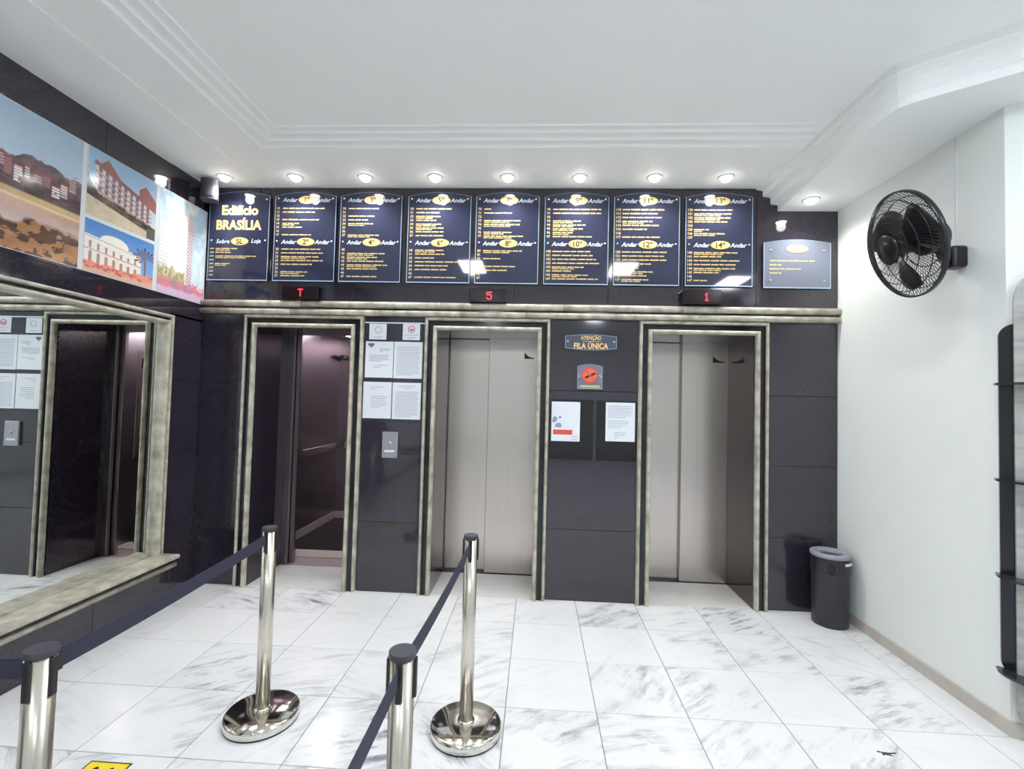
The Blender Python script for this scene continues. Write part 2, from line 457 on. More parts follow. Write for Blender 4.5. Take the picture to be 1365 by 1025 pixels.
# middle: panel joint at X = -0.432 ; right: joint at 1.29
def swoosh(x0, x1, z0, z1, y):
    p = [(x0, z1), (x0, z0), (x1, z0), (x1, z0 + 0.010)]
    for i in range(7):
        t = i / 6
        p.append((x1 - (x1 - x0) * (0.15 + 0.8 * t), z0 + 0.012 + (z1 - z0 - 0.012) * t ** 2.2))
    return MB().prism(p, y, y - 0.0008, lambda a, b, d: (a, d, b))
x0, x1 = OPEN[1]
leaf(doors[1], x0 - 0.12, -0.425, YD + 0.050, YD + 0.085)
lf = leaf(doors[1], -0.435, x1 + 0.12, YD + 0.006, YD + 0.042)
swoosh(-0.115, -0.03, 1.93, 1.985, YD + 0.0055).build('sticker', 'sticker_black', lf, label='small black and white corner sticker')
x0, x1 = OPEN[2]
leaf(doors[2], x0 - 0.12, 1.295, YD + 0.050, YD + 0.085)
lf = leaf(doors[2], 1.285, x1 + 0.12, YD + 0.006, YD + 0.042)
swoosh(1.555, 1.655, 1.93, 1.985, YD + 0.0055).build('sticker', 'sticker_black', lf, label='small black and white corner sticker')
for k in (1, 2):
    x0, x1 = OPEN[k]
    MB().box(x0 - .12, x1 + .12, YD + 0.002, YD + 0.1, -0.02, 0.005).build('sill_track', 'car_floor', doors[k])
    MB().box(x0 - .14, x1 + .14, YD + 0.09, YD + 0.11, 0, ZOPEN + .05).build('shaft_back', 'granite_core', doors[k])
# open lift at the left: steel jambs
x0, x1 = OPEN[0]
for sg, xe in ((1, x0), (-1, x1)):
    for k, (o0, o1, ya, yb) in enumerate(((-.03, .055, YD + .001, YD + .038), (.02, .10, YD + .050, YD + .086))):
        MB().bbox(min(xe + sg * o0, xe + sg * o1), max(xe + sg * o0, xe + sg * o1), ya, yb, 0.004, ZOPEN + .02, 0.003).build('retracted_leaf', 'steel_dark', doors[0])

# ---- left wall: granite cladding behind the mirror and murals
YM0, YM1 = 0.25, 3.333          # mirror glass inside its frame
ZM0, ZM1 = 0.335, 2.050
XM = XL + .006
lw = MB()
lw.box(-3.1, XL - 0.018, YREAR, YB + 0.05, 0, 3.6)
lw.box(XL - 0.018, XL, YM0 - .05, YM1 + .05, ZM0 - .1, ZM1 + .05)
wl = lw.build('wall_left', 'granite_core'); tag(wl, 'black granite side wall with mirror and photo murals', 'wall', kind='structure')
def lpanel(y0, y1, z0, z1, xf=XL, th=0.018):
    return MB().bbox(xf - th, xf, y0 + JG, y1 - JG, z0 + JG, z1 - JG, 0.0012).build('granite_panel', 'granite', wl)
YF1 = 3.425                      # outer end of the mirror frame
for z0, z1 in ((0, 0.55), (0.55, 1.097), (1.097, 1.639), (1.639, 2.15)):
    lpanel(YM1 + .08 if z0 > 0.3 else 3.39, YB, z0, z1)
for a, b in ((0.2, 0.8), (0.8, 1.45), (1.45, 2.12), (2.12, 2.82), (2.82, YB)):
    lpanel(a, b, 2.13, 2.26)
    lpanel(a, b, 2.26, ZS)
for a, b in ((-1.2, -0.5), (-0.5, 0.2)):
    for z0, z1 in ((0, 0.55), (0.55, 1.097), (1.097, 1.639), (1.639, 2.15), (2.15, ZS)): lpanel(a, b, z0, z1)
MB().box(XL - .018, XL, YREAR, -1.2, 0, ZS).build('painted_panel', 'white_paint', wl)
# plinth below the sill
for a, b in ((0.0, 0.7), (0.7, 1.4), (1.4, 2.1), (2.1, 2.78), (2.78, 3.39)):
    MB().bbox(XL - 0.01, -2.66, a + JG, b - JG, 0.0, 0.262, 0.0015).build('plinth_panel', 'granite', wl)

# ---- right wall, angled return and rear of the room
XRC, YRC = 2.315, 2.445
dA = Vector((0.82, -0.572)).normalized(); nA = Vector((dA.y, -dA.x))  # nA faces the room
if nA.y > 0: nA = -nA
pA = Vector((XRC, YRC)); pB = pA + dA * 1.72
poly = [(XR, YB + 0.05), (XRC, YRC), (pB.x, pB.y), (pB.x, YREAR), (pB.x + 0.2, YREAR), (pB.x + 0.2, YB + 0.05)]
wr = MB().prism(poly, 0, 3.6, lambda a, b, d: (a, b, d)).build('wall_right', 'white_paint'); tag(wr, 'white painted side wall with the fan', 'wall', kind='structure')
sk = [(XR, YB), (XRC, YRC), (pB.x, pB.y), (pB.x, YREAR)]
sb = MB(); sweep(sb, sk, [(0.0, 0.0), (0.012, 0.0), (0.012, 0.068), (0.009, 0.072), (0.0, 0.072)])
bb = sb.build('baseboard_right', 'beige_skirting'); tag(bb, 'low beige stone skirting along the white wall', 'baseboard', kind='structure')
wq = MB().box(-3.1, pB.x + .2, YREAR - 0.2, YREAR, 0, 3.6).build('wall_rear', 'white_paint'); tag(wq, 'white wall at the far end behind the viewer', 'wall', kind='structure')

# ---- ceiling with stepped moulding band, perimeter soffits and a lowered soffit along the right wall
ce = MB().box(-3.1, pB.x + .2, YREAR - .2, YB + 0.3, ZC, ZC + 0.1).build('ceiling', 'ceiling_paint'); tag(ce, 'white plaster ceiling', 'ceiling', kind='structure')
XT = -1.965; YT = 3.15
sof = MB()
sof.box(XL - .1, XT, YREAR, YT, ZS, ZC)
sof.box(XL - .1, 2.0, YT, YB + .01, ZS, ZC)
sof.build('soffit', 'ceiling_paint', ce)
MB().box(XL - .1, -2.285, YREAR, 3.35, ZS - 0.006, ZS).build('soffit_band', 'ceiling_paint', ce)
mo = MB()
sweep(mo, [(XT, YREAR), (XT, YT), (1.95, YT)], [(.001, ZS - .001), (.001, ZS + .010), (.015, ZS + .014), (.075, ZS + .010), (.080, ZS + .020), (.095, ZS + .023), (.150, ZS + .018), (.155, ZS + .027), (.170, ZS + .029), (.215, ZS + .024), (.225, ZC + .002)])
mo.build('stepped_moulding', 'ceiling_paint', ce)
LO = [(1.86, 3.765), (1.80, 2.84), (1.80, 2.52), (1.81, 2.455), (1.845, 2.41), (2.16, 2.185), (3.10, 1.53), (3.18, 1.40), (3.18, YREAR)]
UP = [(1.69, 3.765), (1.765, 2.84), (1.77, 2.50), (1.785, 2.43), (1.825, 2.38), (2.14, 2.155), (3.08, 1.50), (3.15, 1.38), (3.15, YREAR)]
cq = MB(); v = []; f = []
steps = [(0, ZR), (0, ZR + .045), (.33, ZR + .055), (.33, ZR + .105), (.68, ZR + .115), (.68, ZR + .160), (1, ZR + .170), (1, ZC)]
for t, z in steps:
    v += [(l[0] + (u[0] - l[0]) * t, l[1] + (u[1] - l[1]) * t, z) for l, u in zip(LO, UP)]
n = len(LO)
for j in range(len(steps) - 1):
    for i in range(n - 1): f.append((j * n + i, j * n + i + 1, (j + 1) * n + i + 1, (j + 1) * n + i))
cq.add(v, f)
lowp = LO + [(pB.x + .1, YREAR), (pB.x + .1, YB + .005)]
cq.add([(a, b, ZR) for a, b in lowp], [tuple(range(len(lowp)))])
cq.build('lowered_soffit', 'ceiling_paint', ce)

# ---- ceiling LED panels (front ones seen mirrored in the plaques; rear pair unseen, added as fill)
def led_panel(x, y, lab, wd=0.30, dp=0.56):
    r = empty('led_ceiling_panel', (x, y, ZC), lab, 'ceiling light', 'ceiling LED panels')
    MB().bbox(x - wd / 2 - .015, x + wd / 2 + .015, y - dp / 2 - .015, y + dp / 2 + .015, ZC - .012, ZC, .002).build('frame', 'frame_white', r)
    MB().box(x - wd / 2, x + wd / 2, y - dp / 2, y + dp / 2, ZC - .0135, ZC - .0115).build('diffuser', 'led_panel', r)
led_panel(-0.877, 1.37, 'white LED panel mirrored between the plaques of floors 6 and 8')
led_panel(1.08, 1.34, 'white LED panel mirrored at the left edge of the floor 12 plaque')
led_panel(2.70, 0.76, 'white LED panel mirrored at the bottom of the floor 14 plaque')
led_panel(-0.95, -2.2, 'added unseen LED fill panel over the rear of the lobby, mural side')
led_panel(1.17, -2.2, 'added unseen LED fill panel over the rear of the lobby, centre')

# ---- downlights
DL = [(-2.516, 'corner downlight above the building name plaque'), (-1.939, 'second downlight from the mural wall'), (-1.378, 'third downlight from the mural wall'), (-0.826, 'fourth downlight from the mural wall'),
      (-0.259, 'fifth downlight from the mural wall'), (0.293, 'third downlight from the end of the row by the cornice'), (0.858, 'last but one downlight before the lowered cornice'), (1.387, 'last downlight of the soffit row, before the lowered cornice')]
def downlight(x, y, z, lab):
    r = empty('downlight', (x, y, z), lab, 'downlight', 'recessed downlights over the plaques')
    T = Matrix.Translation((x, y, z))
    MB().lathe([(0.040, -0.001), (0.042, -0.006), (0.056, -0.005), (0.058, 0.0)], 28, T).build('trim_ring', 'frame_white', r)
    MB().lathe([(0.0005, -0.036), (0.018, -0.033), (0.032, -0.023), (0.040, -0.001)], 24, T).build('lamp_face', 'lamp_face', r)
    ld = bpy.data.lights.new('downlight_beam', 'SPOT'); ld.energy = DOWN_W * 4; ld.spot_size = math.radians(150); ld.spot_blend = 0.9
    ld.shadow_soft_size = 0.035; ld.color = (1.0, 0.97, 0.94)
    lo = bpy.data.objects.new('downlight_beam', ld); C.objects.link(lo); lo.location = (x, y, z - 0.045)
    set_parent(lo, r)
for x, t in DL: downlight(x, 3.57, ZS, t)
downlight(1.995, 3.545, ZR, 'recessed white downlight in the lowered cornice above the small blank-oval plaque')

# ================================================================== OBJECTS
# ---- interior of the open lift car
XC0, XC1, YC0, YC1, ZCAR = -2.54, -1.33, 4.70, 5.95, 2.28
car = empty('lift_car', ((XC0 + XC1) / 2, (YC0 + YC1) / 2, 0), 'dim steel-lined lift car standing open behind the left doorway', 'lift car')
MB().box(XC0 - .02, XC1 + .02, YC0 - .005, YC1 + .02, -0.03, -0.005).build('car_floor', 'car_floor', car)
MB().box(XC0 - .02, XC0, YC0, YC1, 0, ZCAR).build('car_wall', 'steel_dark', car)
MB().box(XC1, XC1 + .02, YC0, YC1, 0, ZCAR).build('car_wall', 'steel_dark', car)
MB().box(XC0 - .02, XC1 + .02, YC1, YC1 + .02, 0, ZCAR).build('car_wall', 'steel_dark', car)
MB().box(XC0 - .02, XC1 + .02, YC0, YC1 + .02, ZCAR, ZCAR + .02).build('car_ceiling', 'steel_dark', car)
MB().box(XC0 + .25, XC1 - .25, 5.0, 5.6, ZCAR - .012, ZCAR - .002).build('car_ceiling_lamp', 'car_lamp', car)
MB().box(XC0, XC0 + .008, YC0, YC1, 0.0, 0.085).build('kick_plate', 'car_kick', car)
MB().box(XC0, XC1, YC1 - .008, YC1, 0.0, 0.085).build('kick_plate', 'car_kick', car)
for p0, p1 in (((XC0 + .05, YC0 + .25, .93), (XC0 + .05, YC1 - .12, .93)), ((XC0 + .12, YC1 - .05, .93), (XC1 - .12, YC1 - .05, .93))):
    hr = MB()
    d = Vector(p1) - Vector(p0)
    if abs(d.y) > abs(d.x): hr.bbox(p0[0] - .012, p0[0] + .012, p0[1], p1[1], .885, .965, .006)
    else: hr.bbox(p0[0], p1[0], p0[1] - .012, p0[1] + .012, .885, .965, .006)
    for t in (.08, .5, .92):
        q = Vector(p0).lerp(Vector(p1), t)
        if abs(d.y) > abs(d.x): hr.box(XC0, q.x, q.y - .012, q.y + .012, .915, .94)
        else: hr.box(q.x - .012, q.x + .012, q.y, YC1, .915, .94)
    hr.build('handrail', 'steel', car)
MB().bbox(-2.42, -1.40, YD + .002, 4.47, -0.03, -0.002, .002).build('hall_sill', 'car_kick', car)
MB().bbox(-2.42, -1.40, 4.49, YC0 - .006, -0.03, 0.0, .002).build('car_sill', 'sill_tan', car)
MB().box(-2.56, -2.44, YD + .09, YC0, 0, ZCAR).build('front_return', 'steel_dark', car)
MB().box(-1.39, -1.31, YD + .09, YC0, 0, ZCAR).build('front_return', 'steel_dark', car)
MB().box(-2.56, -1.31, YD + .09, YC0, ZOPEN + .06, ZOPEN + .08).build('front_lintel', 'steel_dark', car)
MB().bbox(XC0 + .02, XC0 + .10, YC1 - .10, YC1 - .02, 2.02, 2.07, .01).build('ceiling_sensor', 'black_plastic', car)
cpn = MB().bbox(XC1 - .012, XC1 - .001, 4.76, 5.02, 0.85, 1.98, .004).build('control_panel', 'steel', car)
MB().box(XC1 - .014, XC1 - .012, 4.81, 4.97, 1.80, 1.90).build('floor_screen', 'led_screen', cpn)
for k in range(7):
    for j in range(2):
        MB().lathe([(.0005, .016), (.016, .015), (.018, .010), (.018, 0)], 12, Matrix.Translation((XC1 - .012, 4.845 + .09 * j, 1.0 + .09 * k)) @ Matrix.Rotation(-math.pi / 2, 4, 'Y')).build('lift_button', 'button_plate', cpn)
MB().box(XC1 - .0025, XC1 - .0005, 5.10, 5.28, 1.55, 1.78).build('notice_sheet', 'paper', car)

# ---- mirror with stone frame and sill
def fleft(u, v, d): return (XL + d, u, v)
mi = empty('wall_mirror', (XM, (YM0 + YM1) / 2, ZM0), 'large wall mirror in a stepped beige and black stone frame', 'mirror')
MB().box(XL + .0005, XM, YM0 - .02, YM1 + .02, ZM0 - .005, ZM1 + .02).build('mirror_glass', 'mirror', mi)
FO = (YM0 - .08, YM1 + .08, ZM0 + .02, ZM1 + .08)
frame_sides(*FO, half_round(0, .027, .045), fleft, 'outer_rail', 'beige_stone', mi)
frame_sides(*FO, [(.027, 0), (.027, .024), (.046, .024), (.046, 0)], fleft, 'granite_strip', 'granite_strip', mi, smooth=False)
frame_sides(*FO, half_round(.046, .080, .060), fleft, 'inner_rail', 'beige_stone', mi)
si = empty('mirror_sill', (-2.70, 1.8, .262), 'projecting beige stone sill below the mirror', 'sill')
MB().bbox(XM + .001, -2.605, .2, 3.405, ZM0 - .008, ZM0 + .018, .004).build('front_slab', 'beige_stone', si)
MB().box(XL, -2.640, .2, 3.39, .296, ZM0 - .008).build('shadow_groove', 'granite_strip', si)
bd = MB(); bd.prism(half_round(.264, .296, .030), .2, 3.395, lambda p, d, x: (-2.650 + d, x, p), True); bd.build('bead', 'beige_stone', si)

# ---- photo murals above the mirror
rng = np.random.default_rng(5)
def vnoise(u, v, sc, seed=0):
    g = np.random.default_rng(seed).random((64, 64))
    x, y = u * sc, v * sc
    xi, yi = np.floor(x).astype(int), np.floor(y).astype(int); fx, fy = x - xi, y - yi
    fx = fx * fx * (3 - 2 * fx); fy = fy * fy * (3 - 2 * fy)
    G = lambda a, b: g[a % 64, b % 64]
    return (G(xi, yi) * (1 - fx) + G(xi + 1, yi) * fx) * (1 - fy) + (G(xi, yi + 1) * (1 - fx) + G(xi + 1, yi + 1) * fx) * fy
def fbm(u, v, sc, seed=0, o=4):
    t = 0; a = .5; n = 0
    for i in range(o): t = t + a * vnoise(u, v, sc * 2 ** i, seed + i); n += a; a *= .5
    return t / n
def col(*c): return np.array(c, float) / 255
def lay(img, mask, c):
    mask = np.clip(mask, 0, 1)[..., None]
    return img * (1 - mask) + np.asarray(c) * mask
def st_(x, w=.01): return np.clip(x / w + .5, 0, 1)
def inrect(u, v, a, b, c, d): return ((u > a) & (u < b) & (v > c) & (v < d)).astype(float)
def paint_lake(u, v):
    img = col(150, 176, 200) * v[..., None] + col(208, 220, 226) * (1 - v[..., None])
    n = fbm(u, v, 9, 1); n2 = fbm(u, v, 22, 2)
    hill = .66 + .03 * np.sin(u * 9) + .10 * (fbm(u, v * 0, 14, 3) - .5) - .06 * (u - .6)
    img = lay(img, st_(hill - v), col(92, 70, 78) + (n2[..., None] - .5) * col(110, 90, 90))
    for k in range(26):
        a = .02 + k * .037; b0 = .44 + .12 * rng.random(); h = .05 + .08 * rng.random(); w_ = .016 + .02 * rng.random()
        m = inrect(u, v, a, a + w_, b0, b0 + h) * (v < hill)
        img = lay(img, m, [col(214, 196, 188), col(186, 150, 140), col(150, 84, 80), col(226, 216, 210)][k % 4])
        img = lay(img, m * ((v - b0) % .02 < .007), col(110, 90, 96))
        img = lay(img, inrect(u, v, a - .004, a + w_ + .004, b0 + h, b0 + h + .015) * (v < hill + .02), col(140, 60, 58))
    tre = .50 + .05 * (fbm(u, v * 0, 20, 4) - .5)
    img = lay(img, st_(tre - v) * (n2 > .42), col(66, 58, 50) + (n[..., None] - .5) * .3)
    img = lay(img, st_(.43 - .04 * (u - .5) - v), col(196, 164, 116) + (n[..., None] - .5) * .22)
    img = lay(img, inrect(u, v, 0, 1, 0, 2) * (np.abs(v - (.375 - .03 * (u - .5))) < .008), col(224, 190, 160))
    img = lay(img, st_(.36 - .04 * (u - .5) - v), col(186, 150, 130) + (n[..., None] - .5) * .2)
    img = lay(img, st_(.27 - v, .1), col(196, 176, 170))
    bush = .16 + .26 * (fbm(u, v * .6, 7, 8) - .32)
    leaf_c = np.where((n2 > .52)[..., None], col(168, 116, 76), col(78, 52, 44)) + (n[..., None] - .5) * .35
    img = lay(img, st_(bush - v, .03), leaf_c)
    return img
def paint_hotel(u, v):
    img = col(134, 172, 208) * v[..., None] + col(206, 218, 226) * (1 - v[..., None])
    n = fbm(u, v, 16, 11)
    img = lay(img, st_(.26 - .10 * (u - .5) - v), col(206, 190, 160) + (n[..., None] - .5) * .15)
    top = .78 - .36 * np.clip(u - .12, 0, 1); bot = .40 - .22 * u
    b = ((u > .10) & (u < .93) & (v < top) & (v > bot)).astype(float)
    img = lay(img, b, col(212, 196, 196))
    for k in range(4):
        t = bot + (top - bot) * (.14 + .23 * k)
        for j in range(9):
            a = .14 + j * .088
            img = lay(img, b * (np.abs(v - t - .035) < .036) * (u > a) * (u < a + .045), col(112, 98, 112))
        img = lay(img, b * (np.abs(v - t + .02) < .010), col(158, 116, 112))
    rf = ((u > .08) & (u < .95) & (v >= top) & (v < top + .065)).astype(float)
    img = lay(img, rf, col(132, 84, 78))
    gb = ((v >= top) & (v < .94 - 1.15 * np.abs(u - .26)) & (u > .12) & (u < .46)).astype(float)
    img = lay(img, gb, col(142, 88, 80)); 
    img = lay(img, ((v >= top) & (v < .84 - 1.0 * np.abs(u - .82)) & (u > .72)).astype(float), col(146, 92, 84))
    hed = bot + .05 * (fbm(u, v * 0, 30, 12) - .2)
    img = lay(img, st_(hed - v, .02) * st_(v - bot + .10, .02), col(70, 58, 52) + (n[..., None] - .5) * .4)
    img = lay(img, st_(.56 - 2.0 * u - v + .10 * n, .05) * (v > .3), col(64, 52, 50))
    img = lay(img, st_(.30 - v + .2 * n - .2, .02) * (u > .86), col(72, 80, 64))
    return img
def paint_palace(u, v):
    img = col(66, 124, 196) * v[..., None] + col(130, 174, 222) * (1 - v[..., None])
    n = fbm(u, v, 18, 21)
    top = .72 - .12 * u
    b = ((u > .0) & (u < .80) & (v < top) & (v > .10)).astype(float)
    img = lay(img, b, col(240, 230, 220))
    img = lay(img, ((np.abs(u - .40) / .20) ** 2 + ((v - .68) / .15) ** 2 < 1).astype(float) * (v > .6), col(244, 236, 226))
    img = lay(img, b * (np.abs(v - top + .03) < .012), col(206, 190, 182))
    for k in range(7):
        a = .06 + k * .105
        img = lay(img, inrect(u, v, a, a + .035, .50 - .08 * u.mean() - .05 * k * .2, .60 - .02 * k), col(150, 134, 140))
        img = lay(img, inrect(u, v, a, a + .045, .14, .36 - .015 * k), col(170, 128, 118))
        img = lay(img, ((u - a - .0225) ** 2 / .0225 ** 2 + (v - .36 + .015 * k) ** 2 / .05 ** 2 < 1).astype(float), col(170, 128, 118))
    img = lay(img, b * (np.abs(v - .44 + .06 * u) < .014), col(214, 168, 150))
    for k in range(13):
        a = -.2 + k * .36; du, dv = u - .86, (v - .62) * 1.0
        ang = np.arctan2(dv, du); rr = np.hypot(du * 1.2, dv)
        img = lay(img, (np.abs(np.sin((ang - a) * .5)) < .05) * (rr < .20 + .03 * math.sin(k * 3)), col(86, 62, 62))
    img = lay(img, inrect(u, v, .85, .88, .2, .62), col(120, 90, 80))
    img = lay(img, st_(.20 + .10 * (n - .5) + .16 * np.clip(u - .6, 0, 1) - v, .03), np.where((n > .5)[..., None], col(226, 140, 110), col(196, 96, 84)))
    img = lay(img, st_(.09 + .1 * (n - .5) - v, .03), col(214, 170, 150))
    return img
def paint_tower(u, v):
    img = col(166, 206, 236) * v[..., None] + col(214, 232, 244) * (1 - v[..., None])
    n = fbm(u, v, 14, 31); n2 = fbm(u, v, 40, 33)
    img = lay(img, st_(n - .56, .2) * .6, col(244, 248, 252))
    img = lay(img, inrect(u, v, .02, .26, .2, .70), col(234, 232, 234))
    img = lay(img, inrect(u, v, .02, .26, .2, .70) * ((v % .035) < .010), col(212, 208, 216))
    img = lay(img, inrect(u, v, .20, .40, .2, .60), col(240, 238, 238))
    img = lay(img, inrect(u, v, .38, .58, .06, .84), col(250, 250, 250))
    sd = inrect(u, v, .58, .70, .04, .84)
    img = lay(img, sd, col(222, 208, 214))
    img = lay(img, sd * (((v + .3 * (u - .58)) % .035) < .016), col(168, 140, 152))
    img = lay(img, st_(.26 + .16 * (n - .5) - v, .04) * (u < .56), np.where((n2 > .5)[..., None], col(206, 190, 150), col(160, 150, 110)))
    img = lay(img, st_(.15 + .16 * (n2 - .5) - v, .04), np.where((n > .5)[..., None], col(214, 120, 130), col(176, 118, 150)))
    img = lay(img, st_(.07 + .05 * (n2 - .5) - v, .02), col(206, 176, 206))
    return img
def mural(y0, y1, z0, z1, fn, nu, nv, parent, name='photo_print'):
    u, v = np.meshgrid(np.linspace(0, 1, nu), np.linspace(0, 1, nv))
    img = fn(u, v); img = np.clip(img * .90 + .14 + .04 * (fbm(u, v, 60, 77, 2)[..., None] - .5), 0, 1)
    lin = np.where(img <= .04045, img / 12.92, ((img + .055) / 1.055) ** 2.4)
    X = XL + .004
    co = np.stack([np.full(u.shape, X), y0 + (y1 - y0) * u, z0 + (z1 - z0) * v], -1).reshape(-1, 3)
    idx = np.arange(nu * nv).reshape(nv, nu)
    fc = np.stack([idx[:-1, :-1], idx[:-1, 1:], idx[1:, 1:], idx[1:, :-1]], -1).reshape(-1, 4)
    me = bpy.data.meshes.new(name)
    me.vertices.add(len(co)); me.vertices.foreach_set('co', co.ravel())
    me.loops.add(fc.size); me.loops.foreach_set('vertex_index', fc.ravel())
    me.polygons.add(len(fc)); me.polygons.foreach_set('loop_start', np.arange(0, fc.size, 4)); me.polygons.foreach_set('loop_total', np.full(len(fc), 4))
    me.update(calc_edges=True)
    at = me.color_attributes.new('Col', 'FLOAT_COLOR', 'POINT')
    at.data.foreach_set('color', np.concatenate([lin.reshape(-1, 3), np.ones((len(co), 1))], 1).ravel().astype(np.float32))
    me.materials.append(M['photo_print'])
    o = bpy.data.objects.new(name, me); C.objects.link(o); set_parent(o, parent)
    return o
ZP0, ZP1 = 2.278, 3.055
def mural_panel(lab, y0, y1):
    r = empty('photo_mural', (XL, (y0 + y1) / 2, ZP0), lab, 'photo mural')
    MB().box(XL, XL + .0035, y0, y1, ZP0, ZP1).build('backing_board', 'frame_white', r)
    return r
r = mural_panel('lake and hillside town photo mural nearest the camera', 1.35, 2.70); mural(1.355, 2.672, ZP0 + .003, ZP1 - .003, paint_lake, 330, 200, r)
r = mural_panel('pair of stacked photo murals, gabled hotel over white palace', 2.701, 3.258)
mural(2.705, 3.226, 2.630, ZP1 - .003, paint_hotel, 220, 180, r); mural(2.705, 3.226, ZP0 + .003, 2.606, paint_palace, 220, 160, r)
r = mural_panel('white tower block photo mural in the corner beside the name plaque', 3.259, 3.752); mural(3.262, 3.742, ZP0 + .003, ZP1 - .003, paint_tower, 200, 280, r)

# ---- directory plaques
def plate_poly(x0, x1, z0, z1, arch, n=14):
    p = [(x0, z0), (x1, z0), (x1, z1)]
    for i in range(1, n):
        t = i / n; p.append((x1 + (x0 - x1) * t, z1 + arch * math.sin(math.pi * t)))
    return p + [(x0, z1)]
YP = YB - .024      # front face of plaques
def pf(a, b): return (a, YP - .0008, b)
def outline(poly, w_, y, mat_, parent, name='edge'):
    n = len(poly); cx = sum(p[0] for p in poly) / n; cz = sum(p[1] for p in poly) / n
    x0 = min(p[0] for p in poly); x1 = max(p[0] for p in poly); z0 = min(p[1] for p in poly); z1 = max(p[1] for p in poly)
    inn = [(cx + (a - cx) * (1 - 2 * w_ / (x1 - x0)), cz + (b - cz) * (1 - 2 * w_ / (z1 - z0))) for a, b in poly]
    mb = MB(); v = [(a, y, b) for a, b in poly] + [(a, y, b) for a, b in inn]
    mb.add(v, [(i, (i + 1) % n, n + (i + 1) % n, n + i) for i in range(n)])
    return mb.build(name, mat_, parent)
def screw(x, z, parent, y=YP):
    MB().lathe([(.009, 0), (.009, .004), (.006, .008), (.0005, .009)], 12, Matrix.Translation((x, y, z)) @ Matrix.Rotation(math.pi / 2, 4, 'X')).build('screw', 'screw', parent)
def oval(x, z, parent, txt, rx=.074, rz=.033):
    T = Matrix.Translation((x, YP - .0005, z)) @ Matrix.Rotation(math.pi / 2, 4, 'X') @ Matrix.Diagonal((rx, rz, 1, 1))
    o = MB().lathe([(.0005, .0026), (.93, .0026), (1, .0018), (1, 0)], 32, T, smooth=False).build('floor_badge', 'oval_gold', parent)
    if txt: tag(MB().text(txt, x, z, .060, lambda a, b: (a, YP - .0038, b), bold=.0012).build('numeral', 'oval_text', o), kind='stuff')
    return o
def bars(mb, x0, z, widths, h=.0105):
    """a line of small print too far away to read: word-length strokes"""
    x = x0
    for wd in widths:
        n = max(1, int(round(wd / .012)))
        for i in range(n):
            k = .78 + .22 * random.random()
            a = x + i * wd / n
            mb.add([pf(a, z - h / 2), pf(a + wd / n * .94, z - h / 2), pf(a + wd / n * .94, z - h / 2 + h * k), pf(a, z - h / 2 + h * k)], [(0, 1, 2, 3)])
        x += wd + .007
def words(total):
    out = []; s = 0
    while s < total - .02:
        q = min(random.uniform(.03, .085), total - s); out.append(q); s += q + .007
    return out
# lengths of the printed lines read off the photograph, per floor (fraction of the plaque width; 0 = empty)
LINES = {'SL': [.42, .30, .85, 0, .33, 0, 0, 0],
         '1': [.80, .62, 0, .70, .33, .38, 0, .56], '2': [.75, .84, .72, .80, .60, 0, .56, .46],
         '3': [.58, 0, .55, .38, .48, 0, 0, .60], '4': [0, .72, .58, .70, .80, .60, 0, .58],
         '5': [.66, .48, .48, .38, .53, .52, .52, .52], '6': [.53, .55, .36, .86, .62, .64, 0, .80],
         '7': [.14, .55, 0, .68, .70, 0, .53, .78], '8': [.72, 0, .34, 0, .60, .50, 0, 0],
         '9': [.88, .88, 0, .52, .60, .55, .42, .72], '10': [.72, .74, .80, .90, .58, .36, .66, .84],
         '11': [.78, .64, .70, .54, .65, .44, 0, .70], '12': [.80, .80, .80, .52, .36, .56, .46, .48],
         '13': [.72, .66, .64, .58, 0, .26, .56, 0], '14': [.76, .48, .84, .78, .72, .44, 0, .28]}
PX = [(-2.748, -2.235), (-2.190, -1.674), (-1.636, -1.127), (-1.075, -0.561), (-0.520, -0.011), (0.034, 0.543), (0.584, 1.097), (1.143, 1.660)]
FLOORS = [(None, 'SL'), ('1', '2'), ('3', '4'), ('5', '6'), ('7', '8'), ('9', '10'), ('11', '12'), ('13', '14')]
PL = ['blue name plaque with gold building name beside the tower photo mural', 'blue directory plaque with gold ovals for the first and second floors',
      'blue directory plaque with gold ovals for the third and fourth floors', 'blue directory plaque with gold ovals for the fifth and sixth floors',
      'blue directory plaque with gold ovals for the seventh and eighth floors', 'blue directory plaque with gold ovals for the ninth and tenth floors',
      'blue directory plaque with gold ovals for the eleventh and twelfth floors', 'blue directory plaque with gold ovals for the thirteenth and fourteenth floors']
ZQ0, ZQ1 = 2.482, 3.190
